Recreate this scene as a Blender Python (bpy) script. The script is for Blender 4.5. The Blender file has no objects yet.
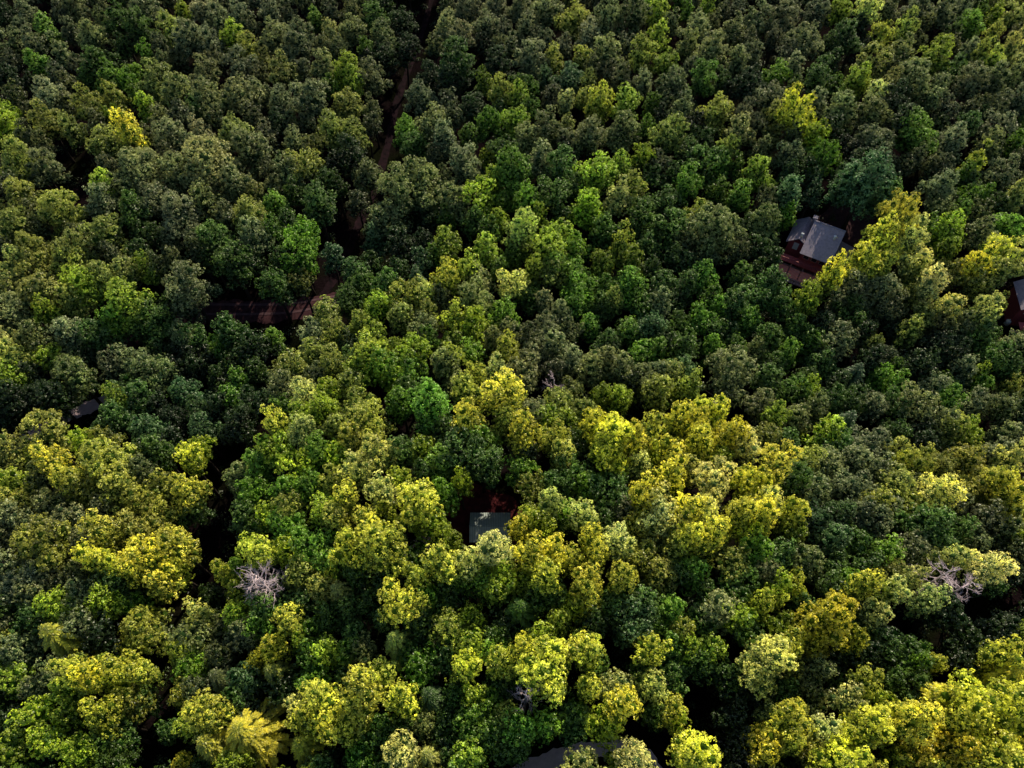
import bpy, math, random
import numpy as np
from mathutils import Vector, Matrix
R_ = math.radians
random.seed(7); rng = np.random.default_rng(7)
S = bpy.context.scene
C = S.collection

# ------------------------------------------------------------------ camera
CAM = np.array((0.0, 0.0, 125.0)); PITCH = R_(58.0); LENS = 26.0
F = LENS/36.0*1024.0
cd = bpy.data.cameras.new('camera'); cam = bpy.data.objects.new('camera', cd); C.objects.link(cam)
cam.location = CAM; cam.rotation_euler = (R_(90)-PITCH, 0, 0)
cd.lens = LENS; cd.sensor_width = 36; cd.clip_end = 4000; cd.clip_start = 1
S.camera = cam
cp, sp = math.cos(PITCH), math.sin(PITCH)
FW = np.array((0, cp, -sp)); UP = np.array((0, sp, cp)); RT = np.array((1.0, 0, 0))
def proj(P):
    d = np.asarray(P, float)-CAM; w = d@FW
    return 512+F*(d@RT)/w, 384-F*(d@UP)/w, w

# ------------------------------------------------------------------ terrain
HILLS = []   # (X, Y, sx, sy, height)
def hz(X, Y):
    z = 1.6*math.sin(X*.031+1.3)*math.cos(Y*.027)+.8*math.sin(X*.083+Y*.06)+.4*math.sin(Y*.13-X*.11)
    for a, b, sx, sy, h in HILLS:
        z += h*math.exp(-((X-a)/sx)**2-((Y-b)/sy)**2)
    return z
def at(px, py, above=0.0):
    """point of the ground (plus a height above it) seen in the direction px, py of the survey picture"""
    d = FW + RT*((px-512)/F) + UP*((384-py)/F)
    z = above
    for _ in range(12):
        t = (z-CAM[2])/d[2]; P = CAM+d*t
        z = .5*z+.5*(hz(P[0], P[1])+above)
    return P[0], P[1]
def hill(px, py, sx, sy, h):
    X, Y = at(px, py, 6); HILLS.append((X, Y, sx, sy, h))
NEW = [(330, 420, 26, 34, 5), (600, 520, 45, 26, 5), (900, 700, 40, 22, 8), (60, 260, 34, 30, 5),
       (80, 560, 26, 26, 3), (205, 560, 9, 30, -7), (250, 360, 26, 16, -6), (400, 90, 9, 60, -6),
       (800, 380, 45, 22, -5), (760, 700, 20, 10, -3), (900, 120, 45, 30, 4), (620, 140, 40, 30, 3)]
pts = [at(a, b, 6) for a, b, *_ in NEW]
HILLS = [(p[0], p[1], n[2], n[3], n[4]) for p, n in zip(pts, NEW)]

# ------------------------------------------------------------------ helpers
def tag(o, label=None, cat=None, group=None, kind=None):
    if label: o['label'] = label
    if cat: o['category'] = cat
    if group: o['group'] = group
    if kind: o['kind'] = kind
    return o
def empty(name, loc, rz=0):
    o = bpy.data.objects.new(name, None); C.objects.link(o)
    o.location = loc; o.rotation_euler = (0, 0, rz); o.empty_display_size = .5
    return o
class MB:
    def __init__(s): s.v = []; s.f = []; s.n = 0
    def add(s, v, f):
        s.f += [tuple(i+s.n for i in q) for q in f]; s.v += [tuple(map(float, p)) for p in v]; s.n += len(v)
    def box(s, x0, x1, y0, y1, z0, z1):
        s.add([(x0,y0,z0),(x1,y0,z0),(x1,y1,z0),(x0,y1,z0),(x0,y0,z1),(x1,y0,z1),(x1,y1,z1),(x0,y1,z1)],
              [(0,3,2,1),(4,5,6,7),(0,1,5,4),(1,2,6,5),(2,3,7,6),(3,0,4,7)])
    def slab(s, quad, t):     # four corners (top surface, ccw) and a thickness
        q = [Vector(p) for p in quad]; n = (q[1]-q[0]).cross(q[2]-q[0]).normalized()*t
        s.add(q+[p-n for p in q], [(0,1,2,3),(7,6,5,4),(0,4,5,1),(1,5,6,2),(2,6,7,3),(3,7,4,0)])
    def tube(s, P, rad, k=6):
        P = [Vector(p) for p in P]; base = s.n; vs = []; fs = []
        for i, p in enumerate(P):
            d = (P[min(i+1, len(P)-1)]-P[max(i-1, 0)]).normalized()
            a = d.orthogonal().normalized() if i == 0 else (a-d*a.dot(d)).normalized()
            b = d.cross(a)
            for j in range(k):
                t = 2*math.pi*j/k; vs.append(p+(a*math.cos(t)+b*math.sin(t))*rad[i])
        for i in range(len(P)-1):
            for j in range(k):
                fs.append((i*k+j, i*k+(j+1)%k, (i+1)*k+(j+1)%k, (i+1)*k+j))
        fs.append(tuple(range(k))[::-1]); fs.append(tuple((len(P)-1)*k+j for j in range(k)))
        s.add(vs, fs)
    def mesh(s, name, mat, smooth=False):
        m = bpy.data.meshes.new(name); m.from_pydata(s.v, [], s.f); m.materials.append(mat)
        if smooth: m.polygons.foreach_set('use_smooth', [True]*len(m.polygons))
        m.update(); return m
    def build(s, name, mat, parent=None, smooth=False):
        o = bpy.data.objects.new(name, s.mesh(name, mat, smooth)); C.objects.link(o)
        if parent: o.parent = parent
        return o
def quads_mesh(name, V, att, mats, matidx=None):
    """V: (n,4,3) leaf quads; att: (n,2) per-leaf tint and age"""
    n = len(V); m = bpy.data.meshes.new(name)
    m.vertices.add(n*4); m.vertices.foreach_set('co', V.reshape(-1).astype(np.float32))
    m.loops.add(n*4); m.loops.foreach_set('vertex_index', np.arange(n*4, dtype=np.int32))
    m.polygons.add(n); m.polygons.foreach_set('loop_start', np.arange(0, n*4, 4, dtype=np.int32))
    for mt in mats: m.materials.append(mt)
    if matidx is not None: m.polygons.foreach_set('material_index', matidx.astype(np.int32))
    for k, nm in enumerate(('tint', 'age_light')):
        a = m.attributes.new(nm, 'FLOAT', 'FACE'); a.data.foreach_set('value', att[:, k].astype(np.float32))
    m.update(calc_edges=True); return m

# ------------------------------------------------------------------ materials
def mat(name):
    m = bpy.data.materials.new(name); m.use_nodes = True
    nt = m.node_tree; nt.nodes.clear()
    out = nt.nodes.new('ShaderNodeOutputMaterial')
    return m, nt, out
def N(nt, t, **kw):
    n = nt.nodes.new('ShaderNode'+t)
    for k, v in kw.items():
        if k in n.bl_rna.properties: setattr(n, k, v)
        else: n.inputs[k].default_value = v
    return n
def leaf_material():
    m, nt, out = mat('foliage'); L = nt.links.new
    oi = N(nt, 'Attribute', attribute_name='color'); oi.attribute_type = 'INSTANCER'; ta = N(nt, 'Attribute', attribute_name='tint'); ag = N(nt, 'Attribute', attribute_name='age_light')
    # shade is painted into older inner and lower leaves; outer tops keep full colour
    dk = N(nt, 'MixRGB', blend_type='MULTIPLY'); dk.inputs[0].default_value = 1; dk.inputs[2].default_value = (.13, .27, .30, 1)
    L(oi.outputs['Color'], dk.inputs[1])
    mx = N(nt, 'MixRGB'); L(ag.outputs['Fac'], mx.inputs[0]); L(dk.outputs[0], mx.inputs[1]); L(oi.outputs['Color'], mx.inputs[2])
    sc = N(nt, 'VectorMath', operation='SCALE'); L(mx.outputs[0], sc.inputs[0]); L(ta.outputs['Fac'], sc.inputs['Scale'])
    df = N(nt, 'BsdfDiffuse'); L(sc.outputs[0], df.inputs[0])
    tr = N(nt, 'BsdfTranslucent'); L(sc.outputs[0], tr.inputs[0])
    gl = N(nt, 'BsdfGlossy', Roughness=.42); gl.inputs[0].default_value = (1, 1, 1, 1)
    m1 = N(nt, 'MixShader'); m1.inputs[0].default_value = .40; L(df.outputs[0], m1.inputs[1]); L(tr.outputs[0], m1.inputs[2])
    m2 = N(nt, 'MixShader'); m2.inputs[0].default_value = .032; L(m1.outputs[0], m2.inputs[1]); L(gl.outputs[0], m2.inputs[2])
    L(m2.outputs[0], out.inputs[0]); return m
def plain(name, c1, c2, scale=3.0, rough=.8, metal=0.0, bump=.3, stripes=None):
    m, nt, out = mat(name); L = nt.links.new
    tc = N(nt, 'TexCoord'); no = N(nt, 'TexNoise', Scale=scale, Detail=8.0, Roughness=.65); L(tc.outputs['Object'], no.inputs['Vector'])
    cr = N(nt, 'ValToRGB'); cr.color_ramp.elements[0].position = .35; cr.color_ramp.elements[1].position = .68
    cr.color_ramp.elements[0].color = (*c1, 1); cr.color_ramp.elements[1].color = (*c2, 1)
    L(no.outputs[0], cr.inputs[0])
    b = N(nt, 'BsdfPrincipled', Roughness=rough, Metallic=metal); b.inputs['Specular IOR Level'].default_value = .05 if rough > .75 else .5; L(cr.outputs[0], b.inputs['Base Color'])
    bp = N(nt, 'Bump', Strength=bump, Distance=.05)
    if stripes:
        wv = N(nt, 'TexWave', Scale=stripes[0], Distortion=.1, bands_direction=stripes[1]); L(tc.outputs['Object'], wv.inputs['Vector'])
        L(wv.outputs['Fac'], bp.inputs['Height'])
        mm = N(nt, 'MixRGB', blend_type='MULTIPLY'); mm.inputs[0].default_value = .45
        L(cr.outputs[0], mm.inputs[1]); L(wv.outputs['Fac'], mm.inputs[2]); L(mm.outputs[0], b.inputs['Base Color'])
    else: L(no.outputs[0], bp.inputs['Height'])
    L(bp.outputs[0], b.inputs['Normal']); L(b.outputs[0], out.inputs[0]); return m
LEAF = leaf_material()
BARK = plain('bark', (.030, .024, .021), (.065, .052, .045), 6)
PALEBARK = plain('weathered_wood', (.55, .43, .46), (.80, .66, .69), 5)
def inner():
    m, nt, out = mat('shaded_inner_foliage'); L = nt.links.new; oi = N(nt, 'Attribute', attribute_name='color'); oi.attribute_type = 'INSTANCER'
    mx = N(nt, 'MixRGB', blend_type='MULTIPLY'); mx.inputs[0].default_value = 1; mx.inputs[2].default_value = (.06, .11, .12, 1); L(oi.outputs['Color'], mx.inputs[1])  # crown cores coloured dark to read as shadowed leaves
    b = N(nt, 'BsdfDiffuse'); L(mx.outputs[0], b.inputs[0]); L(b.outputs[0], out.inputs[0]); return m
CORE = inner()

# ------------------------------------------------------------------ crowns
def unit(v): return v/np.maximum(np.linalg.norm(v, axis=-1, keepdims=True), 1e-9)
def leaves(P, Nn, size, jit=.55, asp=.62):
    n = len(P); nn = unit(Nn+jit*rng.normal(size=(n, 3)))
    a = unit(np.cross(nn, rng.normal(size=(n, 3)))); b = np.cross(nn, a)
    s = (size*rng.uniform(.65, 1.25, n))[:, None]*.5
    c = P+rng.normal(size=(n, 3))*.04
    off = rng.uniform(-.25, .25, (n, 1))
    w = nn*s*rng.uniform(-.25, .25, (n, 1))
    return np.stack([c-a*s, c+a*s*off-b*s*asp+w, c+a*s, c-a*s*off+b*s*asp+w], 1)
ICO = None
def ico():
    global ICO
    if ICO is None:
        import bmesh
        bm = bmesh.new(); bmesh.ops.create_icosphere(bm, subdivisions=2, radius=1)
        ICO = np.array([[v.co[:] for v in f.verts] for f in bm.faces]); bm.free()
    return ICO
def broad_crown(name, R, H, cdepth, point=0.0, seed=0, loose=1.0):
    """a crown hung between H-cdepth and H, R wide: boughs > tufts > leaves"""
    g = np.random.default_rng(seed)
    zc = H-cdepth*.5; Rz = cdepth*.5
    nl = int(9+R*R*.95+cdepth*.5)
    lobes = []
    tries = 0
    while len(lobes) < nl and tries < 900:
        tries += 1
        u = unit(g.normal(size=3)); 
        if u[2] < -.55: continue
        rad = g.uniform(.50, 1.12)*loose
        p = u*np.array((R, R, Rz))*rad
        if point: p[:2] *= max(.12, 1-point*max(0, (p[2]+Rz*.6)/(1.6*Rz)))
        r = (R*.12+.38)*g.uniform(.65, 1.45)
        if all(np.linalg.norm((p-q)*np.array((1, 1, .8))) > .70*(r+s) for q, s in lobes): lobes.append((p, r))
    sq = .8+.35*g.random()
    lobes.append((np.array((0, 0, Rz*.05)), R*.50)); lobes.append((np.array((0, 0, -Rz*.35)), R*.48))
    Vs, At, core = [], [], []
    for i, (p, r) in enumerate(lobes):
        nt_ = int(4*math.pi*r*r*.80/.24)
        fi = np.arange(nt_)+.5; ct = 1-2*fi/nt_; th = fi*2.39996+g.uniform(0, 6.28); st_ = np.sqrt(1-ct*ct)
        d = np.stack([np.cos(th)*st_, np.sin(th)*st_, ct], 1); d = unit(d+g.normal(size=d.shape)*.20); d = d[d[:, 2] > -.6]
        rq = g.random(len(d)); rr = r*(.68+.66*rq)
        t = p+d*rr[:, None]*np.array((1, 1, .9))
        keep = np.ones(len(t), bool); q_ = rq
        for j, (q, s) in enumerate(lobes):
            if j != i: keep &= np.linalg.norm(t-q, axis=1) > s*.82
        t, d, q_ = t[keep], d[keep], q_[keep]
        if not len(t): continue
        lobet = g.uniform(.72, 1.28); tt = lobet*g.uniform(.78, 1.55, len(t))
        k = 13; 
        e = unit(g.normal(size=(len(t), k, 3))+d[:, None]*1.15)
        tr_ = g.uniform(.16, .38, (len(t), 1, 1))
        lp = (t[:, None]+e*tr_).reshape(-1, 3); ln = (e+np.array((0, 0, .60))).reshape(-1, 3)
        V = leaves(lp, ln, .25)
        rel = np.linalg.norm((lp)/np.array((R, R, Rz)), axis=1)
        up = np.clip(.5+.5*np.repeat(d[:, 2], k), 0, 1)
        age_light = np.clip((rel-.35)/.3, 0, 1)*(.25+1.1*up)*np.clip(.05+1.45*(lp[:, 2]/Rz*.5+.5), 0, 1.15)*g.uniform(.7, 1.2, len(lp))*np.repeat(.30+1.35*q_, k)  # crown-top light and shade between tufts, put into the leaf colour
        tint = np.repeat(tt, k)*g.uniform(.7, 1.3, len(lp))
        Vs.append(V); At.append(np.stack([tint, np.clip(age_light, 0, 1)], 1))
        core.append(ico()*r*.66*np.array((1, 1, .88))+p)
    V = np.concatenate(Vs); A = np.concatenate(At)
    V[..., 2] += zc
    cr = np.concatenate(core); cr[..., 2] += zc
    cq = np.concatenate([cr, cr[:, 2:3]], 1)          # triangles as degenerate quads are avoided below
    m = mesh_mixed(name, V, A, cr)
    return m, [(p+np.array((0, 0, zc)), r) for p, r in lobes]
def mesh_mixed(name, V, A, T):
    n, t = len(V), len(T); m = bpy.data.meshes.new(name)
    co = np.concatenate([V.reshape(-1, 3), T.reshape(-1, 3)]).astype(np.float32)
    m.vertices.add(len(co)); m.vertices.foreach_set('co', co.reshape(-1))
    m.loops.add(len(co)); m.loops.foreach_set('vertex_index', np.arange(len(co), dtype=np.int32))
    m.polygons.add(n+t)
    m.polygons.foreach_set('loop_start', np.concatenate([np.arange(0, n*4, 4), n*4+np.arange(0, t*3, 3)]).astype(np.int32))
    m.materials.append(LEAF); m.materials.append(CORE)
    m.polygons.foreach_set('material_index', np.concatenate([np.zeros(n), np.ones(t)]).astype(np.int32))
    for k, nm in enumerate(('tint', 'age_light')):
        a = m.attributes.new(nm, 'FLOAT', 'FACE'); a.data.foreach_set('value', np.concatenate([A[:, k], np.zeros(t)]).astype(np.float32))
    m.update(calc_edges=True); return m
def trunk_mesh(name, H, lobes, r0, bark=BARK):
    b = MB(); z1 = H*.8; g = random.Random(int(H*100))
    ax = [Vector((math.sin(i*.9+H)*.12*i*.3, math.cos(i*1.3+H)*.12*i*.3, z1*i/6-(.6 if i == 0 else 0))) for i in range(7)]
    b.tube(ax, [r0*1.35, r0, r0*.85, r0*.7, r0*.55, r0*.38, r0*.15], 8)
    for p, r in lobes[:14]:
        p = Vector(p); zs = max(z1*.3, p.z-1.2*math.hypot(p.x, p.y)-.5); i = min(5, int(zs/z1*6))
        s = ax[i].lerp(ax[i+1], max(0, min(1, zs/z1*6-i)))
        mid = s.lerp(p, .55)+Vector((0, 0, -.3)); rr = r0*.33
        b.tube([s, mid, p], [rr, rr*.7, rr*.25], 5)
    return b.mesh(name, bark, True)
def fir_crown(name, R, H, seed, col=LEAF):
    g = np.random.default_rng(seed); Vs = []; At = []; z0 = H*.42; lv = 9; tw = MB()
    for i in range(lv):
        f = i/(lv-1); z = z0+(H-z0)*f**.85; L = R*(1-f)**.8*g.uniform(.85,1.1)+.3; nb = int(13-4*f) if R > 5 else int(10-3*f)
        ph = g.uniform(0, 6.28)
        for k in range(nb):
            a = ph+6.283*k/nb+g.normal()*.12; l = L*g.uniform(.8, 1.12)
            dr = np.array((math.cos(a), math.sin(a), 0)); sd = np.array((-math.sin(a), math.cos(a), 0))
            n = int(46*l+12); s = np.sqrt(g.random(n)); w = .15*l*(1-s*.55)+.06
            lat = g.uniform(-1, 1, n)*w
            zz = z+.25*s*l*(1-s)*1.2-.30*l*s*s
            P = dr*(s*l)[:, None]+sd*lat[:, None]+np.stack([0*zz, 0*zz, zz-abs(lat)*.25], 1)
            # needles lie along the shoots, pointing outwards
            ax = unit(dr+sd*np.sign(lat)[:, None]*.75+g.normal(size=(n, 3))*.15-np.array((0, 0, .15)))
            up = unit(np.array((0, 0, 1.0))+g.normal(size=(n, 3))*.35); bb = unit(np.cross(up, ax))
            hl = g.uniform(.22, .42, n)[:, None]; hw = hl*.24
            V = np.stack([P-ax*hl, P-bb*hw, P+ax*hl, P+bb*hw], 1)
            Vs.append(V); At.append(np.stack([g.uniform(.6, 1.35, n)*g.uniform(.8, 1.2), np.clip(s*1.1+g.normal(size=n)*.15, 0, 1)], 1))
    V = np.concatenate(Vs); A = np.concatenate(At)
    T = ico()*np.array((R*.16, R*.16, (H-z0)*.40))+np.array((0, 0, z0+(H-z0)*.40))
    return mesh_mixed(name, V, A, T)
def dead_meshes(R, H, seed, dens=1.0):
    g = random.Random(seed); tr = MB(); br = MB()
    tr.tube([(0, 0, -.6), (.1, 0, H*.4), (.2, .1, H*.75), (.1, .3, H)], [.30, .22, .14, .04], 7)
    def grow(p, d, l, r, depth):
        P = [p]; q = p; dd = d.copy()
        for _ in range(3):
            dd = (dd+Vector((g.gauss(0, .15), g.gauss(0, .15), g.gauss(.03, .12)))).normalized(); q = q+dd*l/3; P.append(q)
        br.tube(P, [r, r*.8, r*.6, r*.35], 5)
        if depth:
            for _ in range(6):
                k = g.choice(P[1:]); nd = (dd+Vector((g.gauss(0, .65), g.gauss(0, .65), g.gauss(.05, .35)))).normalized()
                grow(k, nd, l*g.uniform(.40, .62), r*.58, depth-1)
    for i in range(int(15*dens)):
        a = i*2.4+g.random(); z = H*(.5+.48*i/(13*dens)); l = R*(1.05-.5*i/(13*dens))*g.uniform(.7, 1.1)
        grow(Vector((.12, .1, z)), Vector((math.cos(a), math.sin(a), .45)).normalized(), l, .072, 2)
    return tr.mesh('trunk', PALEBARK, True), br.mesh('branches', PALEBARK, True)

PROTO = {}
def protos():
    spec = {'s': (2.0, 12.5, 7.0), 'm': (2.9, 15.0, 9.0), 'b': (4.0, 17.0, 10.5), 'x': (5.4, 19.0, 12.0)}
    for key, (R, H, D) in spec.items():
        PROTO[key] = []
        for i in range({'s': 7, 'm': 9, 'b': 8, 'x': 5}[key]):
            cm, lb = broad_crown('crown', R, H, D, seed=11*i+ord(key), loose=(1, 1.05, .95, 1.08, 1, .97, 1.04, 1.1, .92)[i], point=(.35, .5, .2, .6, .3, .45, .1, .55, .4)[i])
            PROTO[key].append((cm, trunk_mesh('trunk', H, lb, .12+R*.055), R, H, D))
    PROTO['c'] = []
    for i in range(3):
        cm, lb = broad_crown('crown', 2.6, 15.5, 11.5, point=.75, seed=77+i)
        PROTO['c'].append((cm, trunk_mesh('trunk', 15.5, lb, .24), 2.6, 15.5, 11.5))
    PROTO['f'] = []
    for i, (R, H) in enumerate(((4.0, 15), (3.0, 12), (6.4, 17))):
        b = MB(); b.tube([(0, 0, -.6), (0, .05, H*.5), (.03, 0, H*.97)], [.30, .18, .03], 8)
        PROTO['f'].append((fir_crown('crown', R, H, 5+i), b.mesh('trunk', BARK, True), R, H, H*.75))
protos()

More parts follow.
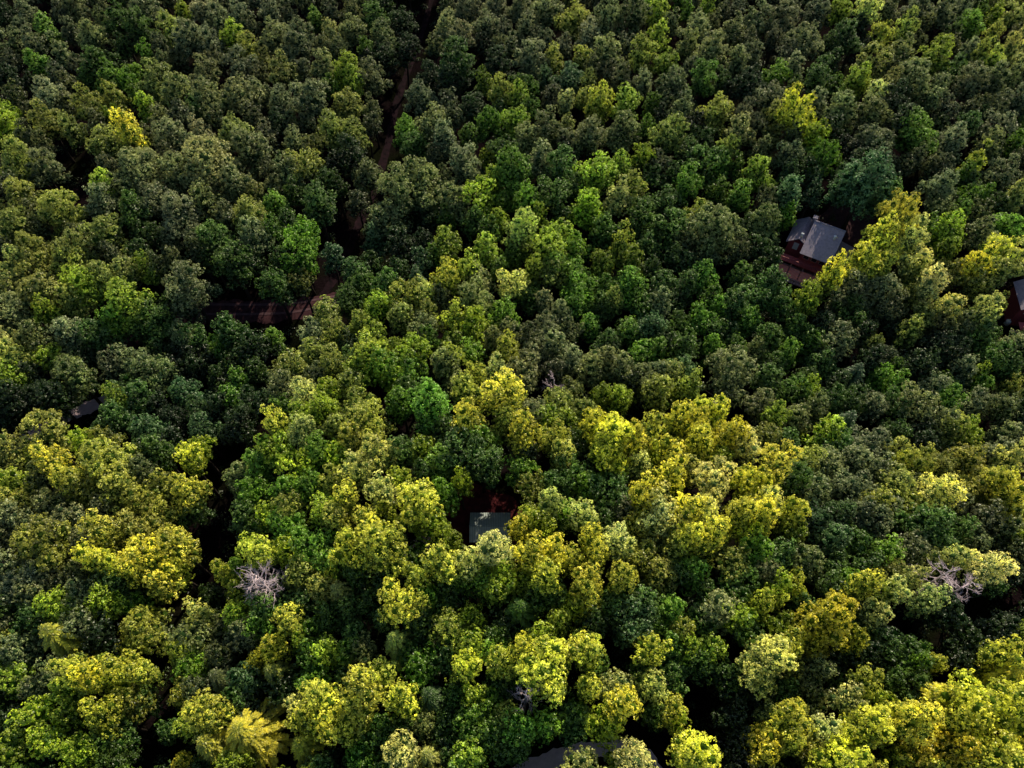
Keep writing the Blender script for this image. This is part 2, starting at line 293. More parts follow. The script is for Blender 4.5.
# ------------------------------------------------------------------ survey of the wood
# crowns as read off enlarged map sheets: x, y, radius on the sheet, foliage class
SHEETS = {
(0, 0): """130 85 62 gc,120 185 55 gc,185 150 38 oc,275 110 52 o,285 185 45 h,345 60 45 h,410 90 55 h,330 235 45 g,265 245 38 hc,400 205 30 g,435 160 26 g,375 240 30 g,30 130 42 o,20 230 45 d,225 30 50 o,440 35 58 o,510 80 45 k,545 35 25 l,600 30 48 q,560 120 60 o,710 45 45 o,700 110 46 l,745 150 50 k,710 200 58 o,800 35 45 o,820 110 60 o,900 120 62 o,940 60 32 gc,985 90 30 q,960 200 45 q,1005 225 30 l,150 290 60 q,270 310 55 k,350 285 40 k,380 380 55 yT,435 320 40 l,460 240 58 k,530 270 60 o,600 220 50 o,620 290 60 o,710 280 60 o,840 220 55 k,925 300 62 o,840 300 50 o,140 360 58 k,220 380 40 k,310 430 58 k,15 385 50 l,60 480 72 k,130 500 55 o,30 330 40 l,690 390 50 k,760 450 65 o,850 360 50 d,990 390 55 k,920 490 50 k,420 500 80 q,520 410 58 o,590 390 38 q,540 520 60 o,620 480 90 q,700 550 50 o,300 550 50 l,300 610 50 o,60 590 60 k,180 620 75 k,50 680 58 k,400 620 50 h,530 640 70 o,640 700 58 h,740 640 58 k,820 610 40 g,900 700 50 gT,940 600 60 h,750 710 50 o,330 700 60 k,210 740 55 k,110 745 58 k,80 40 40 o,20 50 38 d,480 360 40 o,620 600 50 o,100 130 40 o,460 590 50 o,860 500 50 o,880 430 50 o,600 330 40 h,770 280 40 o,640 130 45 o,655 60 45 o""",
(340, 0): """100 60 50 h,40 90 50 o,120 110 50 o,180 60 50 d,170 140 42 d,150 180 46 d,100 230 55 o,20 195 40 l,30 240 35 l,30 310 55 k,30 400 50 k,30 460 58 d,300 60 48 q,360 100 50 q,440 80 50 o,350 180 62 h,340 240 50 d,270 230 48 d,250 290 55 o,190 380 50 g,280 360 58 o,230 440 50 h,200 550 90 o,370 500 58 o,440 370 50 g,515 360 45 l,475 270 45 y,530 290 40 l,400 330 50 d,460 190 50 d,550 90 52 o,570 180 58 o,635 180 40 k,710 180 34 k,620 30 58 o,690 60 58 k,740 95 45 q,800 150 58 o,790 50 58 o,870 50 55 o,950 40 38 l,945 110 45 l,910 30 30 g,900 170 50 k,860 130 32 o,970 190 40 l,1000 250 50 o,680 230 45 t,735 245 25 k,680 310 32 p,715 290 27 k,780 300 58 y,860 310 48 l,610 380 58 o,740 400 58 o,840 400 62 o,980 400 58 k,520 510 66 g,450 540 40 l,600 480 48 o,760 510 66 l,830 490 40 l,900 460 30 l,870 550 48 k,650 500 50 h,820 590 48 p,730 630 58 l,640 580 48 h,560 600 48 g,430 600 50 l,475 645 30 l,540 680 58 p,640 690 48 l,440 740 48 l,620 750 58 l,700 740 46 g,845 725 46 yc,920 730 40 h,960 600 55 h,980 680 48 h,260 640 50 d,150 650 65 o,180 740 48 d,100 720 38 tc,320 720 48 l,340 600 50 o,310 420 48 o,120 520 55 o,1010 330 40 o,900 250 40 o,890 640 48 h,560 420 50 o,480 450 48 h,700 560 40 h,790 690 45 h,400 660 40 h,460 20 50 o,380 20 50 o,530 20 45 o""",
(680, 0): """75 20 26 l,45 80 52 q,155 90 45 o,100 150 58 q,175 190 46 o,70 240 52 g,190 250 56 d,20 310 40 d,110 330 56 k,290 220 42 g,260 290 48 o,350 330 66 yT,280 360 38 k,430 470 52 gT,400 400 42 lT,140 440 32 y,115 500 45 g,240 520 56 l,170 590 45 g,330 570 48 t,330 640 34 gc,320 460 40 o,170 400 48 q,60 490 48 h,30 550 48 g,470 30 46 l,555 30 48 pT,530 90 38 d,600 100 42 y,670 90 44 y,500 120 55 h,570 190 48 k,410 230 48 h,370 120 58 o,300 60 58 o,230 60 56 o,410 30 48 o,760 170 58 l,820 210 40 h,870 80 48 g,940 50 30 l,940 100 30 k,900 160 26 y,935 180 38 y,990 140 40 p,1010 200 30 p,520 240 52 l,545 255 22 y,580 280 38 p,480 340 56 o,560 350 56 o,630 310 56 d,690 230 62 o,740 290 56 o,860 250 56 o,930 240 48 o,1000 300 56 o,700 400 72 g,580 430 72 o,800 420 56 o,850 380 46 h,950 380 48 o,990 430 38 g,875 490 42 yc,830 530 42 gc,905 580 30 g,780 560 56 o,560 550 88 t,480 580 50 t,920 440 44 o,960 520 56 o,1000 580 42 p,970 680 56 g,900 700 48 o,790 680 52 l,760 620 40 o,650 640 62 yX,560 690 55 yX,520 740 55 yT,690 720 50 pT,940 750 55 yT,100 680 85 o,250 660 56 o,50 640 48 k,650 360 48 d,560 480 50 d,20 140 40 o,340 200 40 o,620 30 45 o,700 30 45 o,780 40 45 o,840 20 40 o,1000 50 40 k,660 160 48 o,400 320 42 o,450 400 45 d,860 160 40 o,620 600 50 h,20 460 40 h,980 240 40 o""",
(0, 255): """30 110 48 k,120 100 55 k,50 30 48 k,120 50 45 k,240 90 55 l,220 40 48 k,380 50 48 k,380 130 70 l,290 130 48 l,130 180 40 l,460 180 58 h,350 190 48 g,220 150 48 k,40 170 48 o,20 240 32 p,50 300 45 p,30 350 48 l,150 330 38 l,100 250 48 o,200 240 55 o,290 240 52 h,350 280 38 o,560 60 70 o,690 55 62 h,820 58 50 h,900 22 48 gT,1010 90 40 h,600 190 46 h,680 240 52 h,660 280 38 g,820 230 38 gc,540 230 46 o,410 310 55 o,460 360 60 o,570 280 46 d,580 340 40 d,560 410 46 t,750 280 52 d,320 430 40 l,370 400 38 h,420 430 48 h,350 490 46 h,420 520 46 t,720 390 46 gc,680 430 38 g,770 430 46 d,640 450 46 d,600 520 46 t,700 520 52 d,480 590 52 h,500 540 38 d,600 580 38 l,605 630 42 yT,575 700 48 yT,670 650 46 o,480 680 40 k,620 750 46 h,150 520 55 k,250 560 46 l,170 610 52 yT,190 660 38 y,50 680 52 l,30 600 55 k,330 620 76 k,360 700 68 k,240 690 48 k,40 740 55 k,150 740 52 o,450 740 48 k,60 440 66 d,150 420 52 d,220 360 55 o,20 480 44 d,965 180 48 k,1000 230 40 k,930 240 48 o,870 330 55 k,940 300 48 k,1000 320 44 k,830 400 48 o,900 420 48 p,980 400 48 l,960 460 48 l,890 480 44 l,820 510 38 y,840 560 50 l,770 620 46 g,1000 510 44 k,910 540 48 p,800 580 38 l,870 640 48 l,950 590 48 g,1010 600 40 l,850 700 48 g,760 700 50 g,930 700 48 g,1000 680 48 k,870 750 48 k,980 750 48 l,90 350 40 d,270 330 40 d,300 60 44 k,520 480 40 d,440 260 40 h""",
(340, 255): """20 50 40 t,70 80 40 h,140 90 50 h,230 75 38 tf,320 70 48 yT,375 40 38 y,250 110 38 p,120 150 48 l,200 140 48 k,180 190 48 k,320 190 40 y,270 180 40 k,400 140 58 o,400 210 56 l,480 180 48 g,565 45 33 yc,520 90 48 p,608 130 26 q,420 80 48 o,700 60 48 g,640 40 48 g,720 100 56 g,745 220 38 gc,820 130 28 k,860 90 48 g,860 220 46 gc,930 210 46 t,940 290 38 gc,890 300 38 g,1000 210 38 h,960 100 48 h,960 150 46 o,610 220 56 o,640 280 48 o,60 200 40 k,90 290 55 y,100 240 38 l,210 290 48 l,200 340 48 g,150 370 48 l,120 410 52 g,330 300 33 y,385 300 38 g,310 330 52 o,500 290 46 y,480 340 38 p,410 365 33 y,260 440 76 gT,380 410 52 y,460 400 60 yT,510 430 48 y,385 500 54 yT,350 385 33 q,20 380 38 k,45 440 48 k,80 510 62 k,110 600 55 p,40 560 48 k,40 640 55 p,180 660 33 l,180 590 48 h,120 710 48 p,30 730 38 y,240 730 62 yT,300 620 55 g,360 600 60 h,320 700 48 g,380 690 28 l,430 560 52 g,440 620 52 h,550 530 52 yT,480 500 48 k,600 470 38 l,590 430 46 o,650 430 46 k,550 640 38 g,530 590 40 d,640 550 48 y,650 590 38 p,730 470 38 k,750 350 46 o,790 320 46 o,700 320 46 o,800 560 80 yX,750 510 48 yT,880 550 48 yT,840 440 46 l,940 410 55 k,980 360 46 k,930 510 38 y,1000 500 48 yT,890 620 38 p,980 660 48 yT,890 700 48 yT,950 740 48 pT,800 700 55 h,700 640 52 h,820 640 40 g,740 700 48 g,620 745 52 p,640 690 46 h,840 340 48 o,890 380 40 o,700 140 40 g,560 360 46 o,600 300 40 o,780 160 38 h,660 180 38 o,560 130 40 h,860 390 36 d,240 210 40 o,450 260 40 o,20 140 40 h,20 270 40 d,20 320 38 h,60 340 40 l,500 230 40 o,620 60 36 k,800 260 40 h,900 150 36 h,1010 300 40 h,940 350 36 o,200 400 36 h,170 460 38 g""",
(680, 255): """20 270 46 h,70 60 48 g,60 190 45 g,205 200 43 g,120 170 38 g,95 285 38 g,240 240 44 h,215 285 38 o,310 300 38 g,385 270 52 gc,150 130 50 h,300 160 46 h,370 130 42 lT,440 35 40 yX,230 110 46 h,270 90 50 h,150 350 70 o,50 385 33 y,105 460 40 yT,230 450 46 o,300 480 33 l,390 400 28 l,500 110 60 o,600 90 60 o,500 190 52 h,540 30 46 y,610 25 38 yT,700 20 48 pT,740 90 54 pT,800 150 42 pT,690 60 46 k,730 180 44 k,685 230 38 k,570 260 24 k,590 370 38 g,640 380 38 g,520 360 46 tf,640 330 28 g,710 330 52 d,430 210 46 d,460 250 52 o,560 330 44 d,880 30 48 yT,930 60 52 k,1000 20 50 pT,900 170 48 p,840 220 46 o,960 150 28 k,890 350 24 l,900 400 28 g,985 395 28 k,930 310 48 h,840 350 46 o,800 430 38 g,860 520 42 l,810 540 48 k,740 390 46 o,700 450 52 o,580 460 46 o,440 530 50 l,500 500 46 tf,350 490 46 o,560 560 54 o,640 580 38 k,650 600 28 y,520 610 52 o,450 640 52 o,380 610 46 k,280 620 54 yT,340 680 62 h,20 500 48 yT,70 560 56 yT,150 530 52 yT,190 560 46 pT,20 650 52 k,110 690 56 pT,200 680 54 yT,250 740 54 pT,30 745 48 yT,60 480 34 y,400 700 55 o,520 700 55 o,640 680 55 k,710 630 46 k,780 700 62 pT,580 750 46 k,680 740 40 k,860 620 54 k,920 590 46 o,990 620 48 pT,950 670 50 yT,980 720 52 yT,880 700 52 k,950 460 46 o,960 540 46 o,1000 480 46 d,760 270 46 d,820 300 46 d,20 100 44 h,20 340 40 t,100 230 36 h,180 70 42 h,350 230 40 h,270 320 40 h,260 380 44 h,330 390 40 h,430 330 44 h,460 440 44 h,400 460 40 o,640 520 42 h,780 500 42 o,860 450 42 o,640 440 40 h,540 240 40 d,620 160 46 o,640 230 40 d,970 250 46 o,900 250 44 h,980 340 40 h,740 570 44 d,310 560 40 h,600 640 40 o,460 570 40 h,280 250 36 h""",
(0, 510): """135 110 80 k,300 140 52 yT,390 70 54 k,430 140 76 yX,530 110 58 yT,530 235 44 yT,570 190 38 y,450 20 52 k,60 30 56 o,200 40 56 o,50 230 56 o,100 240 46 o,180 290 48 l,310 290 56 l,400 290 33 g,445 310 28 y,350 230 52 h,30 290 40 h,80 330 40 h,20 400 38 k,60 420 54 o,165 385 66 yfX,300 380 46 d,430 390 72 k,400 460 55 yT,450 480 33 y,220 480 55 yT,290 510 55 yT,200 540 46 l,20 520 48 l,110 600 48 l,130 690 44 l,30 710 48 l,235 730 52 l,310 620 55 y,200 620 38 l,400 600 52 k,110 530 36 o,380 690 44 h,560 430 48 l,570 470 55 g,580 320 46 p,590 380 60 o,720 310 48 l,720 370 54 o,680 220 36 yc,775 150 46 y,800 30 38 l,720 40 55 h,850 60 55 g,740 110 38 l,890 200 44 k,860 330 46 y,825 410 36 m,765 450 18 m,815 480 40 kf,660 490 40 of,730 500 46 t,890 390 28 l,970 240 50 k,1010 250 38 pf,980 430 52 l,940 500 48 g,990 20 38 p,930 100 55 g,860 130 38 l,980 150 46 g,990 180 28 y,900 270 44 h,630 610 62 yT,580 630 46 l,520 660 30 h,735 665 92 yfX,630 700 62 yfT,905 710 48 yf,880 590 33 p,960 570 62 yT,1000 640 52 yT,540 755 28 m,960 750 48 h,530 560 38 k,20 620 40 d,760 590 46 d,240 340 44 o,130 180 44 o,520 330 40 o,160 480 44 o,60 660 40 h,700 180 30 g,800 290 44 h,780 350 40 g,920 440 40 h,850 520 44 d,700 560 44 h,640 240 30 d,460 560 40 h,300 700 44 h,170 690 40 h,250 260 40 o,20 170 44 o,240 90 40 o""",
(340, 510): """20 30 30 k,80 30 48 yT,130 100 70 yX,60 130 52 yT,215 20 46 yT,190 280 62 yT,240 330 46 h,40 290 48 h,10 240 30 p,170 390 42 pf,320 350 52 k,310 160 52 yT,370 150 46 p,450 85 50 pX,500 120 42 p,540 50 36 m,570 130 48 yT,640 120 46 yT,620 190 46 yT,480 190 38 l,480 240 48 l,400 220 48 g,400 310 38 l,540 300 54 gf,600 30 55 l,710 40 48 p,745 90 38 yT,770 140 38 yT,820 90 52 pT,850 180 42 yT,730 190 44 yT,690 150 38 y,740 250 54 y,700 260 38 l,870 50 38 k,930 20 46 pT,1000 40 48 pT,930 80 46 k,990 120 46 k,950 200 56 k,840 250 46 h,900 290 62 h,960 280 52 g,830 350 62 t,710 390 54 y,740 420 38 y,640 410 33 m,590 380 46 l,540 420 46 yT,490 460 46 y,400 410 48 l,350 480 46 y,440 430 42 g,650 500 76 yX,740 510 38 y,820 530 48 p,900 430 46 y,970 410 54 g,1010 360 38 k,930 530 52 p,1000 610 46 m,860 610 52 yT,790 630 52 l,910 700 66 pT,1000 730 54 yT,490 600 36 k,430 590 38 g,370 620 48 g,400 540 38 l,280 560 46 tf,80 540 76 yX,130 490 48 y,60 610 62 yT,180 570 52 yT,190 720 54 pT,270 745 46 pf,390 720 48 l,60 740 48 g,120 660 48 h,250 640 38 o,550 650 52 g,620 620 46 g,560 730 38 h,490 730 40 h,80 410 34 o,30 430 40 g,240 470 48 g,690 590 44 h,700 650 46 h,980 500 46 h,40 200 44 h,260 250 40 g,480 330 40 d,640 250 44 h,880 370 42 h,800 290 40 h,770 470 38 h,560 500 36 g,480 530 42 h,320 430 40 h,20 500 38 h,300 300 38 h,40 360 40 h,140 330 36 h,220 410 38 h,340 560 36 h,310 640 42 h,330 700 44 h,460 380 40 h,590 250 40 h,1000 200 40 h,1000 300 40 g,900 490 36 h,940 610 36 h,660 20 38 g""",
(680, 510): """20 80 52 yT,110 80 56 yT,60 20 62 pT,170 10 54 yT,240 20 52 yT,330 20 42 y,150 160 46 k,40 190 54 g,240 120 46 g,300 130 46 h,380 150 46 o,450 90 54 t,330 200 28 y,280 270 28 y,350 245 28 y,300 230 38 l,150 250 46 h,110 310 62 q,100 410 46 l,40 410 38 l,20 360 20 y,240 430 86 pX,320 405 46 yT,430 330 74 mX,510 400 38 m,390 400 38 m,400 470 52 o,530 220 44 yT,490 230 38 g,600 120 42 g,590 40 55 o,720 40 62 h,680 120 46 o,690 200 33 p,640 240 40 p,720 280 42 p,580 310 44 p,820 140 40 p,910 160 56 pT,880 80 38 o,820 60 46 h,960 60 44 o,1000 40 46 k,550 520 46 y,520 580 46 pT,330 620 62 yX,420 650 54 pT,260 710 62 m,480 740 70 yX,570 690 86 yX,700 640 62 yX,250 600 28 p,30 720 72 yX,0 630 28 l,770 550 62 yfX,760 470 30 y,690 450 28 g,880 470 28 m,970 420 46 yT,960 480 60 yfX,870 560 82 yX,980 590 84 yX,850 650 68 yX,790 720 60 mX,930 720 84 yX,1010 700 50 mX,380 580 46 o,620 490 38 h,640 360 54 d,800 350 48 d,900 300 54 d,970 360 44 d,120 610 46 d,80 250 40 h,200 220 44 h,180 350 44 h,360 280 36 h,570 370 40 h,780 270 44 d,850 280 40 d,960 210 44 d,560 440 48 d,480 330 40 h,620 420 40 h,700 350 44 h,720 420 44 h,800 420 40 d,550 170 40 h,460 160 40 h,250 180 36 o,200 60 44 l,520 80 44 h,760 110 44 h,770 330 40 d,860 370 44 d,920 250 40 h,300 530 40 h,460 470 44 d,480 530 40 h,160 560 40 d,200 690 44 d,650 560 34 h,180 290 36 l,60 330 44 h,60 470 48 h,140 500 44 h""",
}
TINT = {  # foliage class -> leaf colour with lit or shaded tone put in, height factor, spoken colour
 'y': ((.98, .90, .09), 1.16, 'bright yellow'), 'p': ((.99, .93, .24), 1.10, 'cream-tipped'),
 'l': ((.62, .72, .040), 1.0, 'lime green'), 'k': ((.58, .55, .080), 1.0, 'khaki'),
 'q': ((.52, .50, .19), 1.0, 'pale grey-green'), 'o': ((.30, .32, .115), .98, 'grey olive'),
 'h': ((.115, .215, .030), .90, 'deep green'), 'd': ((.030, .058, .012), .85, 'very dark'),  # the very dark tone has the shade of hollows painted in
 'g': ((.24, .44, .030), .95, 'fresh green'), 't': ((.14, .26, .080), .93, 'blue-green'),
 'm': ((.96, .77, .055), 1.10, 'mustard')}
# clear ground, on the map: roads and clearings where no crown may sit
GAPS = [(437, -10, 4), (431, 10, 4), (425, 28, 3), (418, 45, 4), (412, 63, 3), (406, 80, 3), (400, 100, 4), (394, 120, 4), (389, 145, 8), (383, 170, 3), (375, 195, 1), (364, 218, 3), (356, 236, 7), (348, 252, 5), (338, 278, 3),
        (328, 290, 8), (300, 309, 10), (275, 312, 12), (240, 312, 9), (210, 312, 8), (290, 325, 8), (98, 401, 9), (89, 405, 10), (79, 410, 10), (69, 415, 9), (60, 419, 6),
        (222, 445, 7), (214, 470, 11), (216, 500, 13), (214, 530, 14), (203, 565, 14), (188, 592, 12), (176, 620, 10), (166, 650, 8), (160, 690, 10), (148, 725, 11), (138, 755, 12),
        (75, 165, 16), (463, 522, 8), (468, 511, 7), (490, 508, 7), (508, 511, 7), (482, 522, 11), (500, 520, 9), (472, 530, 5), (515, 509, 5),
        (815, 240, 22), (800, 258, 16), (840, 236, 12), (858, 226, 10), (790, 262, 8), (810, 268, 9), (540, 760, 5), (560, 754, 6), (580, 751, 6), (598, 749, 6), (612, 747, 5),
        (700, 700, 16), (690, 690, 10), (712, 712, 9), (690, 728, 6), (1018, 300, 14), (1014, 318, 12), (505, 462, 7), (508, 445, 5), (380, 395, 7), (392, 420, 5),
        (532, 705, 10), (625, 655, 9), (610, 640, 7), (905, 620, 16), (940, 640, 16), (975, 610, 16), (1005, 600, 14), (960, 590, 12), (270, 700, 8), (285, 715, 8), (280, 760, 6), (912, 185, 6), (540, 395, 6)]
for i_ in range(len(GAPS)):
    pass

# roads and clearings in the world
def path_pts(px): return [at(a, b, 0) for a, b in px]
ROAD_DIRT = path_pts([(470, -60), (436, -10), (420, 40), (398, 100), (388, 145), (374, 190), (356, 232), (338, 272), (318, 305)])
ROAD_BEND = path_pts([(352, 300), (300, 309), (250, 312), (195, 313), (150, 326), (100, 352)])
ROAD_LEFT = path_pts([(215, 357), (160, 375), (97, 404), (75, 413), (52, 424), (10, 448), (-50, 480)])
ROAD_LOW = path_pts([(440, 815), (500, 782), (545, 762), (580, 752), (618, 747), (645, 757), (660, 785), (665, 830)])
YARD = [at(470, 520, 0), at(500, 512, 0), at(462, 530, 0)]
CABIN_C = at(812, 253, 3)
CABIN2_C = at(1027, 311, 3)
SHED_C = at(490, 526, 2.5)
def seg_d(P, A, B):
    A = np.array(A); B = np.array(B); P = np.array(P); t = np.clip((P-A)@(B-A)/max((B-A)@(B-A), 1e-6), 0, 1)
    q = A+(B-A)*t; return np.linalg.norm(P-q), q
def keepout(X, Y):
    """(distance inside, push direction) for the nearest road or building that the point is too close to"""
    worst = (0, None)
    for road, w in ((ROAD_DIRT, 1.7), (ROAD_BEND, 2.6), (ROAD_LEFT, 2.4), (ROAD_LOW, 2.6)):
        for a, b in zip(road, road[1:]):
            d, q = seg_d((X, Y), a, b)
            if w-d > worst[0]: worst = (w-d, unit(np.array((X, Y))-q+1e-4))
    for c, r in ((CABIN_C, 8.5), (CABIN2_C, 8.0), (SHED_C, 5.8)):
        v = np.array((X, Y))-np.array(c); d = np.linalg.norm(v)
        if r-d > worst[0]: worst = (r-d, unit(v))
    return worst

TREES = []  # dict per tree
def place(px, py, r, code, filler=False):
    cls = code[0]; form = 'f' if 'f' in code[1:] else 'c' if 'c' in code[1:] else 'r'
    tall = 2.5 if 'X' in code else 1.2 if 'T' in code else 0
    hf = TINT[cls][1]
    zc = 12*hf+tall*1.0
    X, Y = at(px, py, zc)
    w = proj((X, Y, hz(X, Y)+zc))[2]
    Rw = max(1.3, r/F*w*((.98 if cls in 'yp' else 1.06)-.20*max(0, min(1, 1-py/420))))
    if form == 'r':
        key = 's' if Rw < 2.5 else 'm' if Rw < 3.5 else 'b' if Rw < 4.8 else 'x'
    else: key = form
    P = PROTO[key]; k = random.randrange(len(P)) if form != 'f' else (2 if Rw > 4 else 0 if Rw > 3 else 1)
    _, _, R0, H0, D0 = P[k]
    s = Rw/R0
    if form == 'f': s = min(1.3, max(.8, s))
    if form == 'c': s = min(1.3, max(.7, s))
    H = (15.6 if form != 'c' else 15.5)*hf+tall*1.6+.35*(Rw-3.3)+random.uniform(-.9, .9)
    if form == 'f': H = 15.5+tall
    sz = H/H0
    sz = min(max(sz, s*.95), s*1.7) if form == 'r' else sz
    zc2 = (H0-D0*(.42 if form == 'r' else .40))*sz
    X, Y = at(px, py, zc2)
    ko, dirn = keepout(X, Y)
    if ko > 0:
        if filler: return
        X, Y = np.array((X, Y))+dirn*(ko+.2)
    TREES.append(dict(X=float(X), Y=float(Y), key=key, k=k, s=s, sz=sz, H=H0*sz, R=R0*s, cls=cls, form=form, px=px, py=py, r=r, zc=zc2, filler=filler, tall=tall))
for (ox, oy), txt in SHEETS.items():
    for e in txt.split(','):
        a, b, r, code = e.split()
        x, y, r = ox+float(a)/2.977, oy+float(b)/2.977, float(r)/2.977
        ry = r*(1.0+.45*max(0, 1-y/768))
        for _ in range(6):
            for gx, gy, gr in GAPS:
                ex, ey = (x-gx)/(r*.95+gr), (y-gy)/(ry*.95+gr); q = math.hypot(ex, ey)
                if q < 1: x += ex/(q+1e-6)*(1-q)*(r+gr)*.5; y += ey/(q+1e-6)*(1-q)*(ry+gr)*.5
        place(x, y, r, code)
DEAD = [  # x, y, radius m, height, stands above ground, density
 (262, 580, 3.6, 17.0, 1.5, 'grey-violet leafless tree crowded with fine twigs beside a lime green pointed tree'),
 (940, 575, 2.6, 17.0, .9, 'bare purplish dead tree, left one of the pair under the cream-tipped crowns'),
 (962, 586, 2.4, 16.0, .8, 'bare purplish dead tree, right one of the pair at the edge of the dark hollow'),
 (525, 697, 2.2, 15.0, .6, 'small bleached dead snag with short spiky branches in a black gap'),
 (425, 538, 1.9, 9.5, .6, 'tiny pale dead treetop left of the small shed'),
 (555, 384, 2.2, 14.0, .45, 'thin bare dead tree with a long pale trunk near the middle of the wood'),
 (715, 405, 1.6, 13.0, .4, 'slender pale dead trunk rising from the trees right of the middle'),
 (866, 388, 1.6, 8.0, .6, 'low broken pale dead tree in the shaded wood on the right'),
]
# fill what the survey left open, with lower trees of the neighbourhood's colours
def covered():
    g = np.zeros((120, 150), bool)
    return g
pts_x = np.array([(t['px'], t['py'], t['r']) for t in TREES])
dead_px = [(d[0], d[1]) for d in DEAD]
def free(px, py, rr):
    for gx, gy, gr in GAPS:
        if ((px-gx)/(gr+rr*1.05))**2+((py-gy)/(gr+rr*(1.05+.45*max(0, 1-py/768))))**2 < 1: return False
    for gx, gy in dead_px:
        if (px-gx)**2+(py-gy)**2 < (8+rr*.5)**2: return False
    return True
cand = [(x, y) for x in range(-20, 1050, 7) for y in range(-24, 800, 7)]
random.shuffle(cand)
nfill = 0
arr = [tuple(p) for p in pts_x]
for x, y in cand:
    sc = .62+.38*(max(0, y)/768); rr = random.uniform(10, 15)*(.8+.5*max(0, y)/768)
    A = np.array(arr); d = np.hypot(A[:, 0]-x, A[:, 1]-y)
    if np.any(d < (A[:, 2]*.68+rr*.66)): continue
    if not free(x, y, rr): continue
    j = np.argsort(np.hypot(pts_x[:, 0]-x, pts_x[:, 1]-y))[:3]; c = TREES[int(j[random.randrange(3)])]['cls']
    c = {'y': 'l', 'p': 'k', 'm': 'k', 'q': 'o', 'l': 'g', 'k': 'o', 'g': 'h'}.get(c, c) if random.random() < .75 else c
    if y > 700 and x > 780 and y > 1180-.5*x: c = random.choice('yylm')
    n0 = len(TREES); place(x, y, rr, c, True)
    if len(TREES) > n0: arr.append((x, y, rr)); nfill += 1
print('trees', len(TREES), 'of which filled', nfill)

# ------------------------------------------------------------------ labels for the trees
LAND = [('the grey-roofed cabin', 812, 240), ('the small shed', 490, 524), ('the right edge cabin', 1020, 302),
 ('the dirt road bend', 300, 311), ('the straight dirt track', 380, 170), ('the paved lane', 78, 411), ('the bottom road curve', 585, 751),
 ('the grey-violet dead tree', 262, 580), ('the two purplish dead trees', 951, 581), ('the small bleached snag', 525, 697), ('the upper left canopy hole', 75, 165),
 ('the big star-shaped conifer', 247, 732), ('the top left corner', 0, 0), ('the top right corner', 1024, 0), ('the bottom left corner', 0, 768), ('the bottom right corner', 1024, 768),
 ('the top edge midpoint', 560, 0), ('the left edge midpoint', 0, 300), ('the picture centre', 512, 384), ('the right edge midpoint', 1024, 450),
 ('the long dark gully', 200, 570), ('the lower right dark gap', 700, 702), ('the thin central dead tree', 555, 384), ('the low broken dead tree', 866, 388)]
ORD = ['nearest', 'second nearest', 'third nearest', 'fourth nearest', 'fifth nearest', 'sixth nearest', 'seventh nearest', 'eighth nearest', 'ninth nearest', 'tenth nearest', 'eleventh nearest', 'twelfth nearest']
def side(dx, dy):
    if abs(dx) > 2.2*abs(dy): return 'right of' if dx > 0 else 'left of'
    if abs(dy) > 2.2*abs(dx): return 'below' if dy > 0 else 'above'
    return ('below' if dy > 0 else 'above')+(' right of' if dx > 0 else ' left of')
def label_trees():
    bins = {}
    for t in TREES:
        if t['filler']: continue
        d = sorted((math.hypot(t['px']-x, t['py']-y), n, t['px']-x, t['py']-y) for n, x, y in LAND)
        dist, n, dx, dy = d[0]
        size = 'small' if t['R'] < 2.3 else 'large' if t['R'] > 4.3 else ''
        kind = {'r': 'broadleaf tree', 'c': 'pointed tree', 'f': 'conifer'}[t['form']]
        k = (size, t['cls'], kind, side(dx, dy), n)
        bins.setdefault(k, []).append((dist, t))
    for (size, cls, kind, sd, n), L in bins.items():
        L.sort(key=lambda a: a[0])
        for i, (_, t) in enumerate(L):
            nm = ' '.join(x for x in (size, TINT[cls][2], kind) if x)
            t['label'] = (nm+', '+ORD[min(i, 11)]+', '+sd+' '+n) if len(L) > 1 else (nm+' '+sd+' '+n)
label_trees()
GROUP = {'y': 'bright yellow-green trees', 'p': 'pale cream-tipped trees', 'l': 'lime green trees', 'k': 'khaki green trees', 'q': 'pale grey-green trees',
         'o': 'grey olive trees', 'h': 'deep green trees', 'd': 'very dark green trees', 'g': 'fresh mid-green trees', 't': 'blue-green trees', 'm': 'mustard yellow trees'}

# ------------------------------------------------------------------ plant them
PX = np.array([(t['px'], t['py']) for t in TREES]); TC = np.array([TINT[t['cls']][0] for t in TREES])
for i, t in enumerate(TREES):
    wt = np.exp(-((PX[:, 0]-t['px'])**2+(PX[:, 1]-t['py'])**2)/(2*38**2)); reg = np.exp((wt[:, None]*np.log(TC)).sum(0)/wt.sum())
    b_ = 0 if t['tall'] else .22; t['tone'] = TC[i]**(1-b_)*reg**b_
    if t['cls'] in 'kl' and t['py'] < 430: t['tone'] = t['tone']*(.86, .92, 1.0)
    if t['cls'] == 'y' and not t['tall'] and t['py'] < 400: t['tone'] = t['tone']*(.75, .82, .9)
for t in TREES:
    x, y, w = proj((t['X'], t['Y'], hz(t['X'], t['Y'])+t['zc'])); t['show'] = t['R']/w*F if 0 < x < 1024 and 0 < y < 768 else 0
    if t['filler']: t['show'] *= .01
    col = t['tone']*random.uniform(.78, 1.2)*np.array((random.uniform(.90, 1.03), 1, random.uniform(.8, 1.3)))
    t['col'] = col*(.62 if t['filler'] and t['cls'] != 'y' else 1); t['rot'] = (random.gauss(0, .03), random.gauss(0, .03), random.uniform(0, 6.283))  # filler crowns darkened to stand for shade between the bright crowns
    t['g'] = hz(t['X'], t['Y'])-.1
rounds = sorted([t for t in TREES if t['form'] == 'r'], key=lambda t: -t['show'])
single = rounds[:300]+[t for t in TREES if t['form'] != 'r' and not t['filler']]
ids = set(id(t) for t in single)
MASS = [t for t in TREES if id(t) not in ids]
